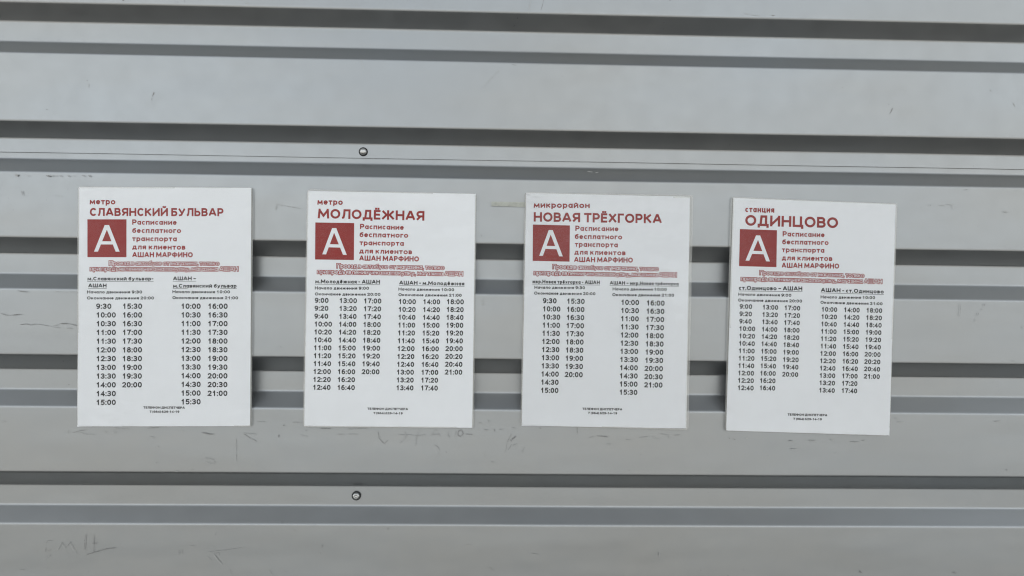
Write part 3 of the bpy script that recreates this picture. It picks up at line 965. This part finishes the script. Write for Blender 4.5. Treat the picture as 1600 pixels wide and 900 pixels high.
def text_strokes(text, x0, z0, x1, z1, cap, weight, verts, faces, y, digits=False, grow=0.0):
    """lay one line of print from (x0,z0) to (x1,z1) along its baseline; cap = capital height"""
    ul = text.startswith('_')
    text = text.lstrip('_')
    gap = 0.105 if not digits else 0.10
    adv = 0.0
    places = []
    for ch in text:
        if ch == ' ':
            adv += 0.26
            continue
        w_, hs, st = glyph(ch)
        places.append((adv, w_, hs, st))
        adv += w_ + gap
    total = adv - gap
    d = Vector((x1 - x0, z1 - z0))
    length = d.length
    d.normalize()
    nrm = Vector((-d.y, d.x))
    sx = length / total
    hw0 = weight * cap / 2.0
    o0 = Vector((x0, z0))
    layer = 0
    for (a, w_, hs, st) in places:
        gx0, gx1 = a * sx + hw0, (a + w_) * sx - hw0
        if gx1 < gx0:
            gx0 = gx1 = (a + w_ / 2) * sx
        for s_ in st:
            P = []
            for (px, py) in s_:
                X = gx0 + (gx1 - gx0) * px
                Y = hw0 + (cap * hs - 2 * hw0) * py
                P.append(o0 + d * X + nrm * Y)
            closed = len(P) > 4 and (P[0] - P[-1]).length < 1e-6
            if closed:
                P = P[:-1]
            ribbon(P, hw0 * (1.0 if hs == 1.0 else 0.93) + grow, closed, verts, faces, y - 0.000006 * (layer % 6))
            layer += 1
    if ul:
        a = o0 - nrm * cap * 0.24
        b = a + d * length
        ribbon([a, b], cap * 0.045, False, verts, faces, y)


def warp_mesh(verts, fn):
    return [(x, y + fn(x, z), z) for (x, y, z) in verts]


LABELS = [
 'leftmost laminated bus timetable on the wall, with the two-word red heading СЛАВЯНСКИЙ БУЛЬВАР',
 'laminated bus timetable between the two screws, headed МОЛОДЁЖНАЯ, second from the left',
 'laminated bus timetable just right of the strip of old tape, headed НОВАЯ ТРЁХГОРКА',
 'rightmost laminated bus timetable, hung slightly lower and tilted, with the heading ОДИНЦОВО',
]


def hm(s_, step, k):
    h, m_ = s_.split(':')
    t_ = int(h) * 60 + int(m_) + step * k
    return '%d:%02d' % (t_ // 60, t_ % 60)


def build_poster(idx, P):
    seed = idx * 13.7
    W, H = P['size'][0] / 2, P['size'][1] / 2
    root = thing('timetable_poster', LABELS[idx], 'timetable', (P['at'][0], 0.0, P['at'][1] + Z0), 'laminated bus timetables on the wall')
    root.rotation_euler = (0, -P['tilt'], 0)

    def bow(x, z):
        e_ = max(0.0, max(abs(x) / W, abs(z) / H) - 0.80) / 0.25
        rip = 0.0007 * e_ * e_ * (0.6 + noise.noise(Vector((x * 38.0 + seed, z * 38.0, seed + 4))))
        return -0.0004 - rip - 0.0007 * (0.5 + 0.5 * noise.noise(Vector((x * 9.0 + seed, z * 9.0, seed)))) - BOW[idx][0] * max(0.0, (abs(x) / W)) ** 3 - BOW[idx][1] * max(0.0, -z / H) ** 4 - BOW[idx][2] * z

    def part(name, verts, faces, mat, parent=root, smooth=False):
        return mesh_object(name, warp_mesh(verts, bow), faces, mat, parent, smooth)

    # paper
    nx, nz_ = 56, 78
    v, f = [], []
    for i in range(nx + 1):
        for j in range(nz_ + 1):
            v.append((-W + 2 * W * i / nx, 0.0, -H + 2 * H * j / nz_))
    for i in range(nx):
        for j in range(nz_):
            a = i * (nz_ + 1) + j
            f.append((a, a + nz_ + 1, a + nz_ + 2, a + 1))
    paper = part('paper_sheet', v, f, M_PAPER, smooth=True)
    # film pouch: rounded corners, clear border, turned edge
    C4 = [Vector((a / 1000, b / 1000)) for a, b in P['film']]      # TL TR BR BL
    v, f = [], []
    ends = [0.0, 0.0008, 0.0022, 0.0045, 0.0070]
    SS = [e / 0.214 for e in ends] + [0.0327 + (1 - 0.0654) * k / 54 for k in range(1, 54)] + [1 - e / 0.214 for e in ends[::-1]]
    TT = [e / 0.297 for e in ends] + [0.0236 + (1 - 0.0472) * k / 78 for k in range(1, 78)] + [1 - e / 0.297 for e in ends[::-1]]
    nx, nz_ = len(SS) - 1, len(TT) - 1
    for i in range(nx + 1):
        for j in range(nz_ + 1):
            s_, t_ = SS[i], TT[j]
            # spacing concentrated at the border
            p = C4[3].lerp(C4[2], s_).lerp(C4[0].lerp(C4[1], s_), t_)
            # round the corners
            cx, cz = p.x, p.y
            for c in C4:
                r = 0.004
                ix, iz = c.x - math.copysign(r, c.x), c.y - math.copysign(r, c.y)
                if (cx - ix) * math.copysign(1, c.x) > 0 and (cz - iz) * math.copysign(1, c.y) > 0:
                    q = Vector((cx - ix, cz - iz))
                    m_ = max(abs(q.x), abs(q.y))
                    if q.length > 1e-9:
                        q = q.normalized() * m_
                    cx, cz = ix + q.x, iz + q.y
            rim = 1.0 if (i in (0, nx) or j in (0, nz_)) else 0.0
            cx += rim * 0.00035 * noise.noise(Vector((cx * 30, cz * 30, seed + 2)))
            cz += rim * 0.00030 * noise.noise(Vector((cx * 30, cz * 30, seed + 9)))
            v.append((cx, -0.00022 + 0.00010 * rim, cz))
    for i in range(nx):
        for j in range(nz_):
            a = i * (nz_ + 1) + j
            f.append((a, a + nz_ + 1, a + nz_ + 2, a + 1))
    # skirt
    ring = [i * (nz_ + 1) for i in range(nx + 1)] + [nx * (nz_ + 1) + j for j in range(1, nz_ + 1)] + [i * (nz_ + 1) + nz_ for i in range(nx - 1, -1, -1)] + [j for j in range(nz_ - 1, 0, -1)]
    base = len(v)
    for r_ in ring:
        v.append((v[r_][0], 0.00025, v[r_][2]))
    m_ = len(ring)
    for k in range(m_):
        f.append((ring[k], base + k, base + (k + 1) % m_, ring[(k + 1) % m_]))
    nf = len(f)
    fm = [0 if k < nx * nz_ and all(abs(v[q_][0]) <= W + 0.0002 and abs(v[q_][2]) <= H + 0.0002 for q_ in f[k]) else 1 for k in range(nf)]
    film = mesh_object('laminating_film', warp_mesh(v, bow), f, None, root, mats=[M_FILM[idx], M_EDGE], fmat=fm)
    for p_ in film.data.polygons[:nx * nz_]:
        p_.use_smooth = True
    # logo square with its letter
    def quad_grid(q, n, y):
        v, f = [], []
        for i in range(n + 1):
            for j in range(n + 1):
                p = q[3].lerp(q[2], i / n).lerp(q[0].lerp(q[1], i / n), j / n)
                v.append((p.x, y, p.y))
        for i in range(n):
            for j in range(n):
                a = i * (n + 1) + j
                f.append((a, a + n + 1, a + n + 2, a + 1))
        return v, f
    q = [Vector((a / 1000, b / 1000)) for a, b in P['square']]
    v, f = quad_grid(q, 12, -0.00005)
    sq = part('logo_square', v, f, M_RED, smooth=True)
    bl, ap, br = [Vector((a / 1000, b / 1000)) for a, b in P['letter']]
    hgt = ap.y - (bl.y + br.y) / 2
    ax = (br - bl).normalized()
    az = Vector((-ax.y, ax.x))
    wl = (br - bl).length

    def L2(u, w_):
        return bl + ax * (u * wl) + az * (w_ * hgt)
    sw = 0.155
    apx = (ap - bl).dot(ax) / wl
    v, f = [], []

    def poly(pts, y):
        b_ = len(v)
        for p in pts:
            v.append((p.x, y, p.y))
        f.append(tuple(range(b_, b_ + len(pts)))[::-1])
    poly([L2(0, 0), L2(sw, 0), L2(apx + .015, .86), L2(apx + .075, 1), L2(apx - .085, 1)], -0.000085)
    poly([L2(1, 0), L2(1 - sw, 0), L2(apx - .015, .86), L2(apx - .07, 1), L2(apx + .085, 1)], -0.000092)
    poly([L2(.20, .27), L2(.80, .27), L2(.76, .39), L2(.24, .39)], -0.000099)
    part('letter', v, f, M_WHITE, sq)

    # printed lines
    groups = {}
    for name, text, x0, z0, x1, z1, cap in P['lines']:
        groups.setdefault(name, []).append((text, x0 / 1000, z0 / 1000, x1 / 1000, z1 / 1000, cap / 1000))
    weights = {'place_caption': .23, 'place_name': .215, 'description_text': .225, 'fare_notice': .15, 'direction_heading': .24, 'service_hours': .24, 'phone_text': .25}
    for name, rows in groups.items():
        for row in rows:
            v, f = [], []
            if name == 'fare_notice':
                text_strokes(*row, weights[name], v, f, -0.00005, grow=0.0008)
                o = part('fare_notice', v, f, M_RED)
                v, f = [], []
                text_strokes(*row, .13, v, f, -0.00011)
                part('lettering', v, f, M_WHITE, o)
            else:
                text_strokes(*row, weights[name], v, f, -0.00005)
                red = name in ('place_caption', 'place_name', 'description_text')
                part(name, v, f, M_RED if red else M_BLACK)
    # departure columns
    for (t0, step, n, x0, z0, x1, z1, w_, cap) in P['times']:
        v, f = [], []
        full = None
        for k in range(n):
            s_ = k / (n - 1)
            tx = hm(t0, step, k)
            X, Zv = x0 + (x1 - x0) * s_, z0 + (z1 - z0) * s_
            first = hm(t0, step, 0)
            ww = w_
            if len(tx) == 4:
                ww = w_ * 0.775 if len(first) == 4 and k == 0 else w_ * 0.775
            slope = P.get('slope', 0.0)
            text_strokes(tx, X / 1000, Zv / 1000, (X + ww) / 1000, (Zv + slope * ww) / 1000, cap / 1000, .205, v, f, -0.00005, digits=True)
        part('departure_times', v, f, M_BLACK)
    return root


BOW = [(0.0002, 0.0, 0.001), (0.0002, 0.0, 0.001), (0.0003, 0.0004, -0.002), (0.0003, 0.0, -0.002)]
for i, P in enumerate(POSTERS):
    build_poster(i, P)
